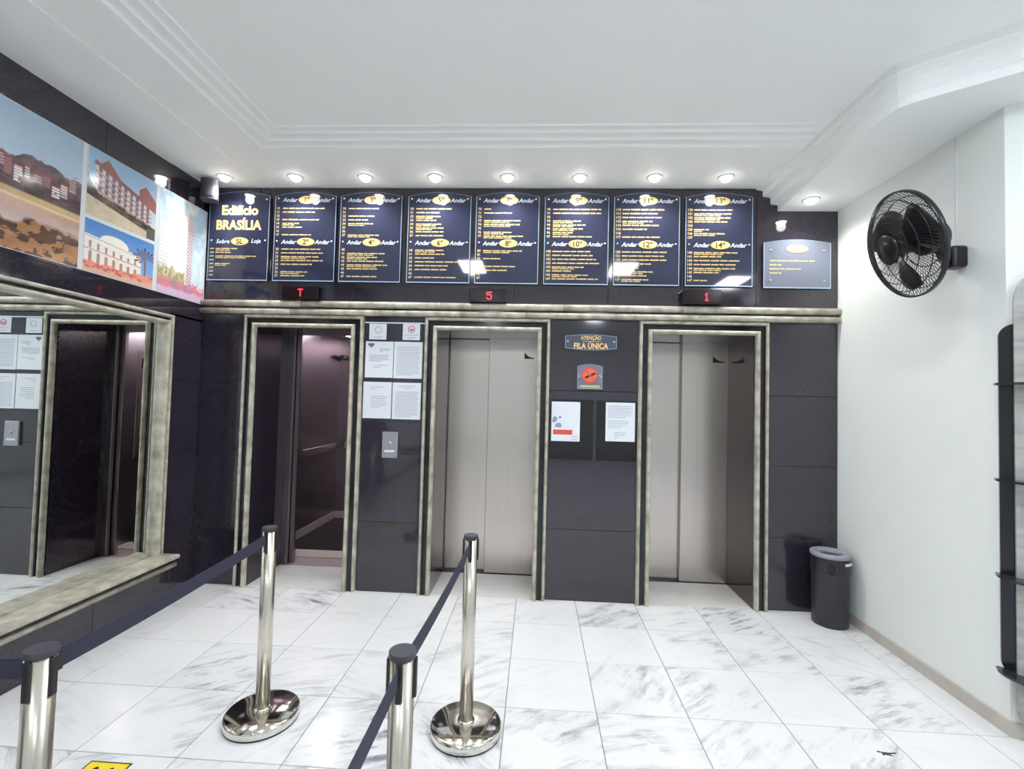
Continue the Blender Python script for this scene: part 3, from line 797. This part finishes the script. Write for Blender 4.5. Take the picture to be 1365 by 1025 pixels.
for (x0, x1), (fa, fb), lab in zip(PX, FLOORS, PL):
    cx = (x0 + x1) / 2
    pr = empty('directory_plaque', (cx, YB, ZQ0), lab, 'plaque', 'directory plaques over the lift doors')
    poly = plate_poly(x0, x1, ZQ0, ZQ1, .034)
    MB().prism(poly, YP, YP + .008, lambda a, b, d: (a, d, b)).build('acrylic_plate', 'acrylic', pr)
    outline(poly, .0045, YP - .0004, 'acrylic_edge', pr)
    MB().bbox(x0 + .06, x1 - .06, YP + .008, YB, ZQ0 + .1, ZQ1 - .1, .002).build('spacer', 'black_plastic', pr)
    lt = MB(); wt = MB()
    secs = []
    if fa is None:
        MB().text('Edifício', cx + .005, 3.070, .108, pf, bold=.0040).build('title', 'gold_print', pr)
        MB().text('BRASÍLIA', cx, 2.955, .108, pf, bold=.0040, maxw=.385).build('title', 'gold_print', pr)
    else:
        secs.append((fa, 3.158, 3.088))
    secs.append((fb, 2.808, 2.748))
    for fl_, zo, zl in secs:
        oval(cx + .012, zo, pr, fl_ + ('º' if fl_ != 'SL' else ''))
        l, rgt = ('Andar', 'Andar') if fl_ != 'SL' else ('Sobre', 'Loja')
        wt.text(l, cx - .132, zo, .048, pf, bold=.0008, shear=.25); wt.text(rgt, cx + .150, zo, .048, pf, bold=.0008, shear=.25)
        for i, fr in enumerate(LINES[fl_]):
            z = zl - .0315 * i
            num = ('%s%d' % (fl_, i)) if fl_ != 'SL' else ('0%d' % (i + 1))
            if fl_ != 'SL': lt.text(num, x0 + .018, z, .027, pf, bold=.0008, align='LEFT')
            else: bars(lt, x0 + .018, z, [.034])
            if fr > 0:
                bars(lt, x0 + .066, z, words((x1 - x0 - .075) * fr))
                if random.random() < .35: bars(lt, x0 + .066, z - .014, words((x1 - x0 - .075) * fr * .7), .008)
    tag(lt.build('gold_lettering', 'gold_line', pr), kind='stuff'); tag(wt.build('white_lettering', 'white_print', pr), kind='stuff')
    for sx in (x0 + .028, x1 - .028):
        for sz in ((ZQ1 - .022) if fa else ZQ1 - .03, 2.812 if fa else 2.815): screw(sx, sz, pr)
x0, x1 = 1.745, 2.252; cx = (x0 + x1) / 2
pr = empty('directory_plaque', (cx, YB, 2.475), 'small pale plaque with a blank gold oval near the white wall', 'plaque', 'directory plaques over the lift doors')
poly = plate_poly(x0, x1, 2.475, 2.832, .026)
MB().prism(poly, YP, YP + .008, lambda a, b, d: (a, d, b)).build('acrylic_plate', 'acrylic_pale', pr)
outline(poly, .0045, YP - .0004, 'acrylic_edge', pr)
MB().bbox(x0 + .06, x1 - .06, YP + .008, YB, 2.53, 2.78, .002).build('spacer', 'black_plastic', pr)
oval(cx, 2.783, pr, None, .082, .032)
lt = MB()
for i, t in enumerate((.34, .07, .22, .07)): bars(lt, x0 + .045, 2.69 - .032 * i, words(t + .02))
tag(lt.build('gold_lettering', 'gold_line', pr), kind='stuff')
for sx in (x0 + .05, x1 - .055):
    for sz in (2.772, 2.535): screw(sx, sz, pr)

# ---- lift position displays
DOT = {'T': ['11111', '00100', '00100', '00100', '00100', '00100', '00100'], '5': ['11111', '10000', '11110', '00001', '00001', '10001', '01110'], '1': ['00100', '01100', '00100', '00100', '00100', '00100', '01110']}
for (x0, x1, z0, z1, ch, lab) in ((-2.089, -1.782, 2.323, 2.438, 'T', 'black lift display with a red T over the open lift'),
                                  (-0.553, -0.249, 2.323, 2.428, '5', 'black lift display with a red 5 over the middle lift'),
                                  (1.116, 1.421, 2.335, 2.444, '1', 'black lift display with a red 1 over the lift beside the bin')):
    cx = (x0 + x1) / 2; cz = (z0 + z1) / 2
    r = empty('floor_display', (cx, YB, z0), lab, 'display', 'lift position displays on the stone rail')
    MB().bbox(x0, x1, YB - .062, YB, z0, z1, .006, 2).build('housing', 'led_box', r)
    MB().box(x0 + .022, x1 - .022, YB - .0635, YB - .060, z0 + .012, z1 - .012).build('screen', 'led_screen', r)
    mb = MB(); px = .0088
    ox = cx + (.03 if ch == '1' else .008)
    for j, row in enumerate(DOT[ch]):
        for i, c_ in enumerate(row):
            if c_ == '1':
                a = ox + (i - 2) * px; b = cz + (3 - j) * px
                mb.box(a - px * .45, a + px * .45, YB - .0655, YB - .0635, b - px * .45, b + px * .45)
    mb.build('digit', 'led_red', r)

# ---- notices between the lifts
YN = YB - .006
def nf(a, b): return (a, YN - .0030, b)
bo = empty('notice_board', (-1.16, YB, 1.36), 'dark notice board with a bright top edge between the left and middle lifts', 'notice board')
MB().bbox(-1.408, -0.912, YN, YB, 1.352, 2.160, .002).build('panel', 'board', bo)
MB().box(-1.408, -0.912, YN - .002, YN, 2.150, 2.160).build('bright_edge', 'paper', bo)
def flat(mb, x0, x1, z0, z1, y): return mb.add([(x0, y, z0), (x1, y, z0), (x1, y, z1), (x0, y, z1)], [(0, 1, 2, 3)])
def sheet(x0, x1, z0, z1, lab, lines, mat_='paper', name='notice_sheet', cat='notice', y=None, emblem=None):
    y = YN if y is None else y
    r = empty(name, ((x0 + x1) / 2, y, z0), lab, cat, 'notices on the wall between the lifts')
    MB().box(x0, x1, y - .0022, y - .0002, z0, z1).build('page', mat_, r)
    mb = MB()
    for zf, a, b in lines:
        z = z0 + (z1 - z0) * zf
        flat(mb, x0 + (x1 - x0) * a, x0 + (x1 - x0) * b, z - .0030, z + .0030, y - .0028)
    if lines: tag(mb.build('print_lines', 'paper_line', r), kind='stuff')
    return r
para = lambda t, b, n, a=.14, e=.86: [(t - (t - b) * i / max(1, n - 1), a, e - (.25 if i == n - 1 else .03 * (i % 3))) for i in range(n)]
r = sheet(-1.393, -1.164, 1.708, 2.002, 'white notice with a grey crest, upper left of the four sheets', para(.80, .72, 3, .5, .9) + para(.62, .46, 5) + para(.34, .28, 2, .3, .8))
cr = MB(); cr.prism([(-1.372, 1.986), (-1.322, 1.986), (-1.322, 1.972), (-1.347, 1.950), (-1.372, 1.972)], YN - .0024, YN - .0034, lambda a, b, d: (a, d, b)); cr.build('crest', 'paper_ink', r)
sheet(-1.158, -0.926, 1.706, 2.002, 'white notice filled with faint print, upper right of the four sheets', para(.86, .10, 17, .10, .92))
sheet(-1.400, -1.168, 1.379, 1.673, 'white notice with indented short lines, lower left of the four sheets', para(.86, .80, 2, .25, .7) + para(.60, .30, 6, .28, .85))
sheet(-1.160, -0.928, 1.377, 1.672, 'white notice with a centred heading, lower right of the four sheets', [(.90, .2, .8), (.84, .42, .62)] + para(.74, .08, 14, .10, .92))
r = sheet(-1.368, -1.226, 2.018, 2.146, 'small pale sign with a green ring, left one atop the notice board', [(.15, .28, .75)])
MB().tube([(-1.293 + .026 * math.cos(t), YN - .003, 2.096 + .026 * math.sin(t)) for t in np.linspace(0, 2 * math.pi, 24, False)], .003, 6, True).build('ring', 'paper_green', r)
r = sheet(-1.092, -0.951, 2.018, 2.150, 'small pale sign with a red ring, right one atop the notice board', [(.30, .1, .9), (.14, .28, .72)])
MB().tube([(-1.021 + .026 * math.cos(t), YN - .003, 2.104 + .026 * math.sin(t)) for t in np.linspace(0, 2 * math.pi, 24, False)], .003, 6, True).build('ring', 'red_print', r)
MB().prism([(-1.035, 2.112), (-1.03, 2.09), (-1.012, 2.092), (-1.002, 2.118), (-1.018, 2.104)], YN - .0028, YN - .0035, lambda a, b, d: (a, d, b)).build('pictogram', 'paper_ink', r)
r = empty('call_button_plate', (-1.164, YB, 1.066), 'brushed metal lift call plate below the notice board', 'call button')
MB().bbox(-1.228, -1.100, YB - .022, YB, 1.066, 1.274, .006, 2).build('plate', 'button_plate', r)
MB().bbox(-1.205, -1.125, YB - .024, YB - .021, 1.112, 1.128, .001).build('label_strip', 'paper', r)
MB().lathe([(.016, 0), (.016, .005), (.012, .008), (.0005, .008)], 18, Matrix.Translation((-1.164, YB - .021, 1.18)) @ Matrix.Rotation(math.pi / 2, 4, 'X')).build('button', 'button_plate', r)

# signs between the middle and the right lift
x0, x1, z0, z1 = .218, .622, 1.965, 2.085
r = empty('queue_sign', ((x0 + x1) / 2, YB, z0), 'smoky acrylic sign with gold lettering about a single queue', 'sign')
n = 10
poly = [(x0 + (x1 - x0) * i / n, z0 + .012 - .014 * math.sin(math.pi * i / n)) for i in range(n + 1)] + [(x1 - (x1 - x0) * i / n, z1 - .012 + .014 * math.sin(math.pi * i / n)) for i in range(n + 1)]
MB().prism(poly, YP, YP + .008, lambda a, b, d: (a, d, b)).build('acrylic_plate', 'acrylic_smoke', r)
MB().bbox(x0 + .05, x1 - .05, YP + .008, YB, z0 + .03, z1 - .03, .002).build('spacer', 'black_plastic', r)
outline(poly, .0035, YP - .0004, 'acrylic_edge', r)
t = MB(); t.text('ATENÇÃO', .420, 2.060, .040, pf, bold=.001, maxw=.16); flat(t, .352, .50, 2.0305, 2.0335, YP - .0008)
t.text('FILA ÚNICA', .422, 2.002, .062, pf, bold=.0018, maxw=.27); t.build('gold_lettering', 'gold_print', r)
for sx in (x0 + .02, x1 - .02): screw(sx, 2.030, r)
x0, x1, z0, z1 = .320, .515, 1.657, 1.835
r = empty('no_smoking_sign', ((x0 + x1) / 2, YB, z0), 'small arched acrylic no smoking sign with a red ring', 'sign')
poly = plate_poly(x0, x1, z0, z1, .018)
MB().prism(poly, YP, YP + .008, lambda a, b, d: (a, d, b)).build('acrylic_plate', 'acrylic_pale', r)
MB().bbox(x0 + .03, x1 - .03, YP + .008, YB, z0 + .03, z1 - .03, .002).build('spacer', 'black_plastic', r)
outline(poly, .003, YP - .0004, 'acrylic_edge', r)
cx, cz = .416, 1.765
MB().lathe([(.050, .0), (.050, .003), (.064, .003), (.064, 0)], 32, Matrix.Translation((cx, YP, cz)) @ Matrix.Rotation(math.pi / 2, 4, 'X'), smooth=False, caps=False).build('red_ring', 'red_print', r)
MB().lathe([(.0005, .0012), (.050, .0012), (.050, 0)], 32, Matrix.Translation((cx, YP, cz)) @ Matrix.Rotation(math.pi / 2, 4, 'X'), smooth=False).build('ring_field', 'orange_print', r)
T = Matrix.Translation((cx, YP, cz)) @ Matrix.Rotation(math.radians(-25), 4, 'Y')
MB().box(-.042, .045, -.0022, -.0012, -.012, .004, T).build('cigarette', 'sticker_black', r)
MB().box(-.050, .050, -.0032, -.0022, -.006, .006, Matrix.Translation((cx, YP, cz)) @ Matrix.Rotation(math.radians(45), 4, 'Y')).build('slash', 'red_print', r)
flat(MB(), x0 + .02, x1 - .02, z0 + .012, z0 + .028, YP - .0008).build('gold_line', 'gold_line', r)
for sx in (x0 + .013, x1 - .013): screw(sx, 1.755, r)
def holder(x0, x1, z0, z1, lab):
    r = empty('poster_holder', ((x0 + x1) / 2, YB, z0), lab, 'poster holder', 'black poster holders')
    MB().bbox(x0, x1, YN, YB, z0, z1, .002).build('back_plate', 'holder', r); return r
holder(.110, .452, 1.104, 1.570, 'black poster holder with blank lower half beside the middle lift')
holder(.478, .788, 1.104, 1.566, 'black poster holder with blank lower half beside the right lift')
r = sheet(.124, .348, 1.240, 1.551, 'white poster with a red bar and mauve pictures beside the middle lift', [(.12, .72, .95), (.05, .72, .9)], cat='poster', name='poster')
for pp in ([(.128, 1.392), (.150, 1.386), (.166, 1.398), (.170, 1.424), (.152, 1.436), (.136, 1.428)], [(.150, 1.352), (.192, 1.346), (.208, 1.356), (.198, 1.380), (.172, 1.384), (.156, 1.370)], [(.176, 1.420), (.196, 1.416), (.204, 1.430), (.188, 1.440)]):
    MB().prism(pp, YN - .0024, YN - .0034, lambda a, b, d: (a, d, b)).build('picture', 'blue_print', r)
flat(MB(), .138, .290, 1.292, 1.330, YN - .0028).build('red_bar', 'red_print', r)
sheet(.549, .777, 1.250, 1.555, 'white printed notice beside the right lift, below the queue sign', para(.90, .62, 7, .08, .92) + para(.52, .36, 4, .08, .8) + para(.22, .10, 3, .3, .7), cat='poster', name='poster')

# ---- stanchions with retractable belts
def make_stanchion(loc, lab):
    x, y = loc
    r = empty('queue_stanchion', (x, y, 0), lab, 'stanchion', 'chrome queue stanchions')
    T = Matrix.Translation((x, y, 0))
    MB().lathe([(.150, .0), (.163, .0), (.163, .008)], 48, T).build('rubber_foot', 'black_plastic', r)
    MB().lathe([(.163, .006), (.166, .010), (.166, .034), (.163, .041), (.156, .045), (.06, .052), (.031, .053)], 56, T).build('base', 'chrome', r)
    MB().lathe([(.040, .052), (.040, .058), (.034, .062), (.0315, .063)], 36, T).build('collar', 'chrome', r)
    MB().lathe([(.0315, .05), (.0315, .896)], 40, T).build('pole', 'pole_metal', r)
    MB().lathe([(.0335, .893), (.0345, .895), (.0345, .908), (.0332, .910), (.0005, .910)], 40, T, smooth=False).build('cap', 'cap_grey', r)
    for k in range(4):
        Tk = T @ Matrix.Rotation(k * math.pi / 2 + .06, 4, 'Z')
        MB().bbox(.028, .0385, -.009, .009, .795, .893, .003, 1, Tk).build('belt_slot', 'black_plastic', r)
    return r
SP = {'A': (-1.208, 1.128), 'B': (-1.273, 2.244), 'C': (-.324, 1.206), 'D': (-.293, 2.245), 'E': (-.330, .15), 'F': (-2.25, 1.06)}
SL = {'A': 'chrome belt stanchion nearest the mirror, cut by the frame edge', 'B': 'chrome belt stanchion standing in front of the open lift', 'C': 'nearest chrome belt stanchion with a grey cap, base below the frame',
      'D': 'chrome belt stanchion standing in front of the middle lift', 'E': 'chrome belt stanchion beside the viewer, holding the near belt end', 'F': 'chrome belt stanchion against the mirror sill'}
ST = {}
base_st = make_stanchion(SP['A'], SL['A']); ST['A'] = base_st
for k in 'BCDEF':
    c = copy_tree(base_st); c.location = (SP[k][0], SP[k][1], 0); c['label'] = SL[k]; ST[k] = c
def belt(a, b, sag=.012, zt=.884):
    pa = Vector(SP[a]); pb = Vector(SP[b]); d = (pb - pa).normalized(); nrm = Vector((d.y, -d.x)) * .0011
    q0 = pa + d * .036; q1 = pb - d * .036; n = 14; v = []; f = []
    for i in range(n + 1):
        t = i / n; p = q0.lerp(q1, t); z = zt - sag * 4 * t * (1 - t)
        for s in (-1, 1):
            for zz in (z, z - .050): v.append((p.x + s * nrm.x, p.y + s * nrm.y, zz))
    for i in range(n):
        k = 4 * i
        f += [(k, k + 1, k + 5, k + 4), (k + 2, k + 6, k + 7, k + 3), (k, k + 4, k + 6, k + 2), (k + 1, k + 3, k + 7, k + 5)]
    f += [(0, 2, 3, 1), (4 * n, 4 * n + 1, 4 * n + 3, 4 * n + 2)]
    MB().add(v, f).build('belt', 'belt_cloth', ST[a])
    e = MB(); Tb = Matrix.Translation((q1.x, q1.y, 0)) @ Matrix.Rotation(math.atan2(d.y, d.x), 4, 'Z')
    e.bbox(-.02, .004, -.006, .006, zt - .055, zt + .006, .002, 1, Tb); e.build('belt_end', 'black_plastic', ST[a])
belt('B', 'A'); belt('D', 'C'); belt('C', 'E'); belt('A', 'F')

# ---- floor marker
r = empty('floor_sticker', (-1.73, 1.82, 0), 'yellow floor sticker with a dark border beside the queue belt', 'sticker')
MB().box(-1.82, -1.64, 1.70, 1.934, .0002, .0012).build('border', 'sticker_black', r)
MB().box(-1.813, -1.647, 1.707, 1.927, .0012, .0018).build('yellow_field', 'yellow_print', r)
for xx in (-1.765, -1.70):
    MB().lathe([(.0005, .0026), (.022, .0024), (.024, .0018)], 14, Matrix.Translation((xx, 1.865, 0)) @ Matrix.Diagonal((.7, 1.7, 1, 1))).build('black_mark', 'sticker_black', r)

# ---- bin
bx, by = 2.160, 3.585
r = empty('waste_bin', (bx, by, 0), 'black cylindrical waste bin with a grey rim lid in the corner', 'bin')
T = Matrix.Translation((bx, by, 0)) @ Matrix.Diagonal((.88, .88, 1.08, 1))
MB().lathe([(.128, 0), (.131, .004), (.140, .445), (.140, .450)], 48, T).build('body', 'bin_plastic', r)
MB().lathe([(.142, .448), (.145, .452), (.144, .470), (.134, .476), (.092, .472), (.086, .466), (.086, .400)], 48, T, caps=False).build('lid', 'bin_lid', r)
MB().lathe([(.0005, .36), (.10, .37), (.10, .40)], 30, T, caps=False).build('bin_hollow', 'bag_plastic', r)
bg = MB(); prof = []
nv = 60; v = []; f = []
for j, (rr, z, am) in enumerate(((.141, .447, .001), (.1435, .42, .003), (.1435, .39, .004), (.1425, .36, .005), (.140, .352, .003))):
    for i in range(nv):
        a = 2 * math.pi * i / nv; q = rr + am * math.sin(a * 11 + j) * .6
        v.append((bx + .88 * q * math.cos(a), by + .88 * q * math.sin(a), 1.08 * z + .006 * math.sin(a * 5 + j * .4) * (1 if j > 2 else 0)))
for j in range(4):
    for i in range(nv):
        i2 = (i + 1) % nv; f.append((j * nv + i, j * nv + i2, (j + 1) * nv + i2, (j + 1) * nv + i))
bg.add(v, f, True); bg.build('liner_bag', 'bag_plastic', r)
kn = MB(); ka = math.radians(-118); kx, ky = bx + .132 * math.cos(ka), by + .132 * math.sin(ka)
kn.tube([(kx + .022 * math.cos(t), ky - .004, .415 + .032 * math.sin(t)) for t in np.linspace(0, 2 * math.pi, 16, False)], .006, 6, True); kn.build('bag_knot', 'bag_plastic', r)
lb = MB(); v = []; 
for i in range(7):
    a = math.radians(-78 + i * 5.5); 
    for z in (.445, .463): v.append((bx + .130 * math.cos(a), by + .130 * math.sin(a), z))
lb.add(v, [(2 * i, 2 * i + 2, 2 * i + 3, 2 * i + 1) for i in range(6)], True); lb.build('sticker', 'paper', r)

# ---- wall fan
fc = Vector((1.968, 2.625, 2.443)); nfan = Vector((-.956, .105, -.273)).normalized()
zx = nfan; xx_ = Vector((0, 0, 1)).cross(zx).normalized(); yy_ = zx.cross(xx_)
TF = Matrix(((xx_.x, yy_.x, zx.x, fc.x), (xx_.y, yy_.y, zx.y, fc.y), (xx_.z, yy_.z, zx.z, fc.z), (0, 0, 0, 1)))
fan = empty('wall_fan', (XR, 2.70, 2.40), 'black caged wall fan on the white side wall', 'fan')
RF = .285
def ring(rr, z, th, n=48, k=6): return MB().tube([(rr * math.cos(t), rr * math.sin(t), z) for t in np.linspace(0, 2 * math.pi, n, False)], th, k, True, TF)
MB().lathe([(RF - .003, -.014), (RF + .003, -.012), (RF + .003, .012), (RF - .003, .014), (RF - .006, .010), (RF - .006, -.010), (RF - .003, -.014)], 64, TF, caps=False).build('rim', 'fan_plastic', fan)
def grille(sign, z_in, name, nw=72):
    mb = MB()
    def P(t, a):   # t 0 rim -> 1 hub
        rr = RF - .004 - t * (RF - .075); z = sign * (.016 + (z_in - .016) * math.sin(min(1, t * 1.25) * math.pi / 2))
        a2 = a + .55 * sign * t
        return (rr * math.cos(a2), rr * math.sin(a2), z)
    for i in range(nw):
        a = 2 * math.pi * i / nw
        mb.tube([P(t, a) for t in np.linspace(0, 1, 8)], .0014, 4, False, TF)
    for t in (.16, .40, .66, .97):
        mb.tube([P(t, a) for a in np.linspace(0, 2 * math.pi, 40, False)], .0026, 5, True, TF)
    return mb.build(name, 'fan_plastic', fan)
grille(1, .085, 'front_grille', 96); grille(-1, .085, 'rear_grille', 64)
MB().lathe([(.082, .078), (.084, .088), (.070, .098), (.045, .094), (.040, .100), (.0005, .104)], 32, TF).build('grille_badge', 'fan_plastic', fan)
MB().lathe([(.0005, .062), (.042, .055), (.050, .03), (.050, -.03)], 28, TF).build('blade_hub', 'fan_plastic', fan)
for k in range(3):
    v = []; f = []; nr, na = 7, 7
    for s in (0, 1):
        for i in range(nr):
            t = i / (nr - 1); rr = .045 + .200 * t; wd = .58 + .55 * math.sin(math.pi * min(1, .15 + t * .75))
            for j in range(na):
                q = j / (na - 1) - .5; a = 2 * math.pi * k / 3 + q * wd * 1.25 + .35 * t
                v.append((rr * math.cos(a), rr * math.sin(a), q * .075 * (1.1 - .5 * t) + .006 * math.cos(q * 3) - .0025 * s))
    m_ = nr * na
    for s in (0, 1):
        for i in range(nr - 1):
            for j in range(na - 1):
                q = s * m_ + i * na + j; f.append((q, q + 1, q + na + 1, q + na))
    bd_ = [i * na for i in range(nr)] + [(nr - 1) * na + j for j in range(1, na)] + [i * na + na - 1 for i in range(nr - 2, -1, -1)] + [j for j in range(na - 2, 0, -1)]
    for i in range(len(bd_)):
        a, b = bd_[i], bd_[(i + 1) % len(bd_)]; f.append((a, b, b + m_, a + m_))
    MB().add(v, f, True, TF).build('blade', 'fan_plastic', fan)
MB().lathe([(.078, -.070), (.084, -.085), (.082, -.150), (.066, -.185), (.040, -.198), (.0005, -.20)], 32, TF).build('motor', 'fan_plastic', fan)
p0 = TF @ Vector((0, -.05, -.15)); p1 = Vector((XR - .07, 2.70, 2.385))
MB().tube([p0, p0.lerp(p1, .5) + Vector((0, 0, -.03)), p1], .022, 12).build('arm', 'fan_plastic', fan)
MB().bbox(XR - .085, XR, 2.645, 2.735, 2.335, 2.455, .018, 3).build('wall_bracket', 'fan_plastic', fan)
cn = MB().bbox(XR - .008, XR, 2.715, 2.727, 2.46, ZR, .002).build('cable_cover', 'conduit'); tag(cn, 'slim white cable cover running up the wall from the fan', 'cable cover')

# ---- speaker in the corner under the soffit
sx, sy, sz = -2.655, 3.605, 3.165
sp = empty('corner_speaker', (sx, sy, sz), 'small dark speaker hung in the ceiling corner by the name plaque', 'speaker')
TS = Matrix.Translation((sx, sy, sz)) @ Matrix.Rotation(math.radians(28), 4, 'Z')
nb = MB(); pts = []
for i in range(13):
    a = math.pi * i / 12; pts.append((.062 * math.cos(a) * 1.0, -.045 - .030 * math.sin(a)))
pts = [(-.055, .04)] + [(p[0], p[1]) for p in reversed(pts)] + [(.055, .04)]
nb.prism(pts, -.078, .082, lambda a, b, d: tuple(TS @ Vector((a, b, d)))); nb.build('case', 'cap_grey', sp)
gb = MB(); gp = [(p[0] * .8, p[1] - .004) for p in pts[2:-2]]
gb.prism(gp, -.055, .06, lambda a, b, d: tuple(TS @ Vector((a, b, d)))); gb.build('front_grille', 'speaker_grey', sp)
MB().tube([TS @ Vector((0, .04, 0)), Vector((sx - .04, sy + .06, sz)), Vector((XL, sy + .10, sz))], .012, 8).build('bracket', 'black_plastic', sp)
MB().bbox(XL, XL + .012, sy + .06, sy + .14, sz - .04, sz + .04, .003).build('wall_plate', 'black_plastic', sp)

# ---- stone display rack on the angled wall at the right edge
rk = empty('display_rack', (pA.x, pA.y, .28), 'grey stone slab rack with black backing and four dark shelves at the frame edge', 'rack')
def RA(s, h_, d): q = pA + dA * s + nA * d; return (q.x, q.y, h_)
def rrect(a, b, c, d, r_, n=8):
    p = []
    for cx_, cy_, a0 in ((b - r_, d - r_, 0), (a + r_, d - r_, 90), (a + r_, c + r_, 180), (b - r_, c + r_, 270)):
        for i in range(n + 1):
            t = math.radians(a0 + 90 * i / n); p.append((cx_ + r_ * math.cos(t), cy_ + r_ * math.sin(t)))
    return p
MB().prism(rrect(-.034, .95, .30, 1.985, .06), .012, .034, RA).build('back_panel', 'rack_black', rk)
MB().prism(rrect(.016, 1.0, .0, 2.26, .16), .036, .060, RA).build('stone_slab', 'slab_grey', rk)
for k, zz in enumerate((1.69, 1.225, .765, .315)):
    p = []
    for i in range(9):
        t = math.pi / 2 * i / 8; p.append((-.050 + .12 * (1 - math.cos(t)), .034 + .12 * math.sin(t)))
    p += [(.98, .154), (.98, .034)]
    p = [(-.050, .014)] + p + [(.98, .014)]
    MB().prism(p, zz - .006, zz + .006, lambda a, b, d: RA(a, d, b)).build('shelf', 'shelf_glass', rk)
